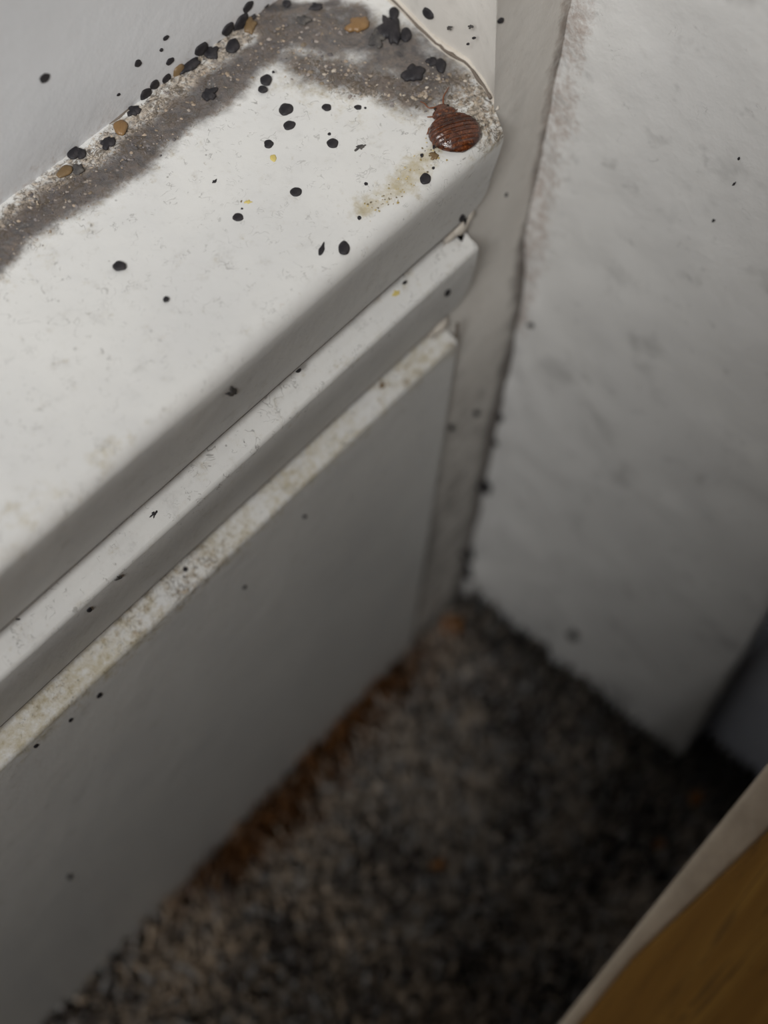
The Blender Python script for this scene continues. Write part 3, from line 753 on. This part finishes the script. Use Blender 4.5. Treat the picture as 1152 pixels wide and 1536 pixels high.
 (473, 572, 2.2, 1.7, 40, 'l1', 'drop', G_FACE, .2, 'leftmost tiny speck of a pair on the upper ledge'),
 (480, 568, 2, 1.5, 40, 'l1', 'drop', G_FACE, .2, 'rightmost tiny speck of a pair on the upper ledge'),
 (448, 556, 4.6, 2, 40, 'f1', 'drop', G_FACE, .15, 'black dropping stuck on the upper groove line'),
 (607, 424, 3.6, 2, 40, 'f1', 'drop', G_FACE, .15, 'small dropping on the upper groove line by the yellow spots'),
 (573, 578, 5, 4, 60, 'l2', 'shell', G_FACE, .2, 'dark brown dropping under the lower groove line'),
 (704, 470, 4.6, 2.2, 50, 'stripup', 'drop', G_COR, .1, 'small black dropping on the corner strip beside the second face'),
 (759, 292, 4, 2.2, 62, 'stripup', 'drop', G_COR, .1, 'small black dropping on the corner strip beside the first face'),
 (685, 491, 2.4, 2, 0, 'stripup', 'drop', G_COR, .1, 'tiny speck at the top of the long crack'),
 (835, 232, 5.6, 3.6, 45, 'stripup', 'drop', G_COR, .1, 'black dropping in the dirty corner line, upper part'),
 (842, 151, 4.6, 2.2, 45, 'stripup', 'drop', G_COR, .3, 'thin dark crumb in the dirty corner line near the top'),
 (1108, 238, 2.4, 1.8, 70, 'casing', 'drop', G_COR, .1, 'upper black speck on the broad upright board'),
 (1101, 276, 3.6, 1.5, 50, 'casing', 'drop', G_COR, .2, 'slim slanted black speck on the broad upright board'),
 (1070, 331, 2.6, 2, 60, 'casing', 'drop', G_COR, .2, 'lower black speck on the broad upright board'),
 (755, 628, 8, 8, 0, 'strip', 'drop', G_COR, .2, 'blurred dark dropping in the corner, uppermost of the lower ones'),
 (747, 664, 8, 6.5, 0, 'strip', 'drop', G_COR, .2, 'blurred dark dropping in the corner, second of the lower ones'),
 (728, 731, 10.5, 10, 0, 'strip', 'drop', G_COR, .2, 'blurred round dropping halfway down the corner'),
 (715, 620, 4.2, 4.2, 0, 'strip', 'drop', G_COR, .2, 'blurred speck on the corner strip left of the corner'),
 (678, 642, 4, 4, 0, 'strip', 'drop', G_COR, .2, 'blurred speck right beside the long crack'),
 (700, 833, 9, 9, 0, 'strip', 'faded', G_COR, .25, 'blurred grey blotch low on the corner strip'),
 (706, 862, 10, 13, 0, 'strip', 'drop', G_COR, .25, 'blurred black dropping lowest in the corner, just above the carpet'),
 (797, 487, 6, 5.5, 0, 'casing', 'faded', G_COR, .2, 'grey dot where the corner bends'),
 (860, 953, 8, 8, 0, 'casing', 'faded', G_COR, .2, 'blurred grey dot low on the broad upright board'),
]
for i, (x, y, a, b, ang, sf, mt, gp, ro, lb) in enumerate(D):
    blob('dropping' if mt != 'shell' else 'crumb', x, y, a, b, ang, sf, mt, lb, 'dropping' if mt != 'shell' else 'crumb', gp, ro, .30 if max(a, b) > 3 else .5, i + 1, 1.0 if 'teardrop' in lb else 0)
SH = [
 (181, 191, 12, 10, 70, 'top', 'amber', .16, 'amber shed skin on the mould at the wall joint', .35),
 (537, 37, 17, 11, 10, 'top', 'amber', .18, 'largest amber shed skin in the dark mould patch', .35),
 (268, 107, 12, 7, 60, 'wall', 'shell', .1, 'brown hollow shed skin on the joint left of the big ragged dropping', .5),
 (375, 38, 12, 9, 70, 'top', 'shell', .2, 'brown shed skin near the longest dropping', .35),
 (97, 257, 14, 7, 35, 'top', 'shell', .16, 'crumbled tan shed skin below the twin dropping', .3),
 (410, 237, 5, 5.2, 0, 'top', 'yellow', .15, 'yellow speck below a dropping in the middle of the top', .25),
 (372, 303, 5, 2.8, 10, 'top', 'yellow', .3, 'orange-yellow speck above a grey-black dropping', .3),
 (362, 302, 2, 1.2, 50, 'top', 'shell', .3, 'tiny brown speck left of the orange-yellow one', .3),
 (594, 440, 6, 4.6, 35, 'l1', 'yellow', .25, 'yellow spot just under the upper groove line', .15),
 (551, 518, 7.5, 6, 15, 'l1', 'yellow', .3, 'yellow spot in the middle of the upper ledge', .15),
 (651, 234, 6.5, 6, 30, 'top', 'shell', .28, 'greenish brown crumb below the insect', .45),
]
for i, (x, y, a, b, ang, sf, mt, ro, lb, hgt) in enumerate(SH):
    nm = {'amber': 'shed_skin', 'shell': 'shed_skin', 'yellow': 'yellow_speck'}[mt]
    if 'crumb ' in lb or 'speck' in lb: nm = 'yellow_speck' if mt == 'yellow' else 'crumb'
    blob(nm, x, y, a, b, ang, sf, mt, lb, nm.replace('_', ' '), 'shed skins and specks', ro, hgt, 300 + i)
# orange crumbs on the carpet
n = NT('rust_crumb'); M['rust'] = n.out(n.mix(n.noise(50, 4), (.16, .06, .015), (.32, .15, .05)), .8, .2, n.noise(120, 3), .0001)
SURF['pile'] = ((0, 0, .004), (0, 0, 1))
for i, (x, y, a, b, lb) in enumerate([(678, 940, 18, 15, 'blurred orange-brown clump on the carpet in the corner'), (657, 1297, 11, 8, 'orange-brown crumb on the carpet in the shadow edge'),
        (1044, 1197, 12, 9, 'pale orange crumb in the black shadow, right one'), (990, 1266, 9, 8, 'dim orange crumb in the black shadow, left one')]):
    blob('carpet_crumb', x, y, a, b, 20, 'pile', 'rust', lb, 'crumb', 'orange crumbs on the carpet', .25, .6, 400 + i)

# ------------------------------------------------------------------ the bed bug
head = bp(660, 147, (0, 0, 1.012), (0, 0, 1)); tail = bp(697, 215, (0, 0, 1.012), (0, 0, 1))
ax = head - tail; Lb = float(np.linalg.norm(ax[:2])); ang = math.atan2(ax[1], ax[0])
bug = bpy.data.objects.new('bed_bug', None); col.objects.link(bug)
bug.location = ((head[0] + tail[0]) / 2 * S, (head[1] + tail[1]) / 2 * S, 1.001 * S); bug.rotation_euler = (0, 0, ang)
bug['label'] = 'reddish-brown rounded bed bug at the right end of the skirting top'; bug['category'] = 'insect'
ts = list(np.linspace(0, 1, 64)); NRG = 28
wt = [(0, .02), (.03, .075), (.07, .10), (.10, .105), (.125, .12), (.15, .165), (.19, .185), (.24, .182), (.275, .15), (.30, .16), (.34, .225), (.42, .305), (.52, .355), (.62, .372), (.72, .36), (.82, .325), (.9, .262), (.955, .185), (.985, .115), (1, .05)]
ht = [(0, .02), (.05, .07), (.10, .085), (.14, .095), (.2, .12), (.27, .10), (.31, .12), (.4, .165), (.55, .20), (.7, .195), (.85, .14), (.95, .07), (1, .015)]
V = []; f = []
segs = [.30, .40, .485, .565, .645, .72, .79, .86, .93]
for t in ts:
    w = float(np.interp(t, *zip(*wt))); h = float(np.interp(t, *zip(*ht)))
    k = 1.0
    for a, b in zip(segs[:-1], segs[1:]):
        if a <= t < b: k = 1 + .22 * ((t - a) / (b - a)) - .10          # each plate rises towards its rear edge and drops
    for j in range(NRG):
        u = 6.2832 * j / NRG
        yy = math.cos(u); zz = math.sin(u)
        top = zz > 0
        pad = 0
        if .30 < t < .47 and top:                                       # two short wing pads
            pad = .018 * math.exp(-((abs(yy) - .33) / .2) ** 2) * math.sin((t - .30) / .17 * math.pi)
        zc = .05
        z = zc + (h * k * abs(zz) ** .8 + pad if top else -.045 * abs(zz))
        notch = .012 * math.sin(t * 2 * math.pi / .078) if t > .4 else 0
        y = w * (1 + notch * .6) * (math.copysign(abs(yy) ** .85, yy))
        V.append(((.5 - t) * Lb, y * Lb * (1.14 if t > .3 else 1.08), z * Lb))
for i in range(len(ts) - 1):
    for j in range(NRG): f.append((i * NRG + j, i * NRG + (j + 1) % NRG, (i + 1) * NRG + (j + 1) % NRG, (i + 1) * NRG + j))
f += [tuple(range(NRG)), tuple((len(ts) - 1) * NRG + j for j in range(NRG))[::-1]]
me = mesh('body', V, f); recalc(me); link('body', me, M['bug'], bug)
def limb(name, pts, r0, r1, mat='limb'):
    P_ = smooth_path([np.array(p) * Lb for p in pts], 4)
    v, q = tube(P_, [(r0 + (r1 - r0) * i / (len(P_) - 1)) * Lb for i in range(len(P_))], 7)
    me = mesh(name, v, q); return link(name, me, M[mat], bug)
for s_ in (1, -1):
    for (x0, kx, ky, fx, fy) in ((.26, .30, .19, .36, .26), (.18, .10, .33, .02, .405), (.06, -.10, .37, -.22, .40)):
        limb('leg', [(x0, .10 * s_, .04), ((x0 + kx) / 2, .18 * s_, .05), (kx, ky * s_, .05), ((kx + fx) / 2, (ky + fy) / 2 * s_, .03), (fx, fy * s_, .012)], .020, .008)
    me = mesh('eye', *(lambda c, r: ([(c[0] + r * math.cos(a) * math.cos(b), c[1] + r * math.sin(a) * math.cos(b), c[2] + r * math.sin(b)) for b in np.linspace(-1.5, 1.5, 7) for a in np.linspace(0, 6.283, 10, endpoint=False)],
          [(i * 10 + j, i * 10 + (j + 1) % 10, i * 10 + 10 + (j + 1) % 10, i * 10 + 10 + j) for i in range(6) for j in range(10)]))((.415 * Lb, .105 * s_ * Lb, .085 * Lb), .026 * Lb))
    link('eye', me, M['eye'], bug)
limb('antenna', [(.45, .06, .08), (.46, .19, .09), (.56, .23, .10), (.66, .26, .06)], .016, .007)
limb('antenna', [(.46, -.05, .08), (.58, -.10, .12), (.68, -.20, .12), (.78, -.28, .08)], .014, .007)
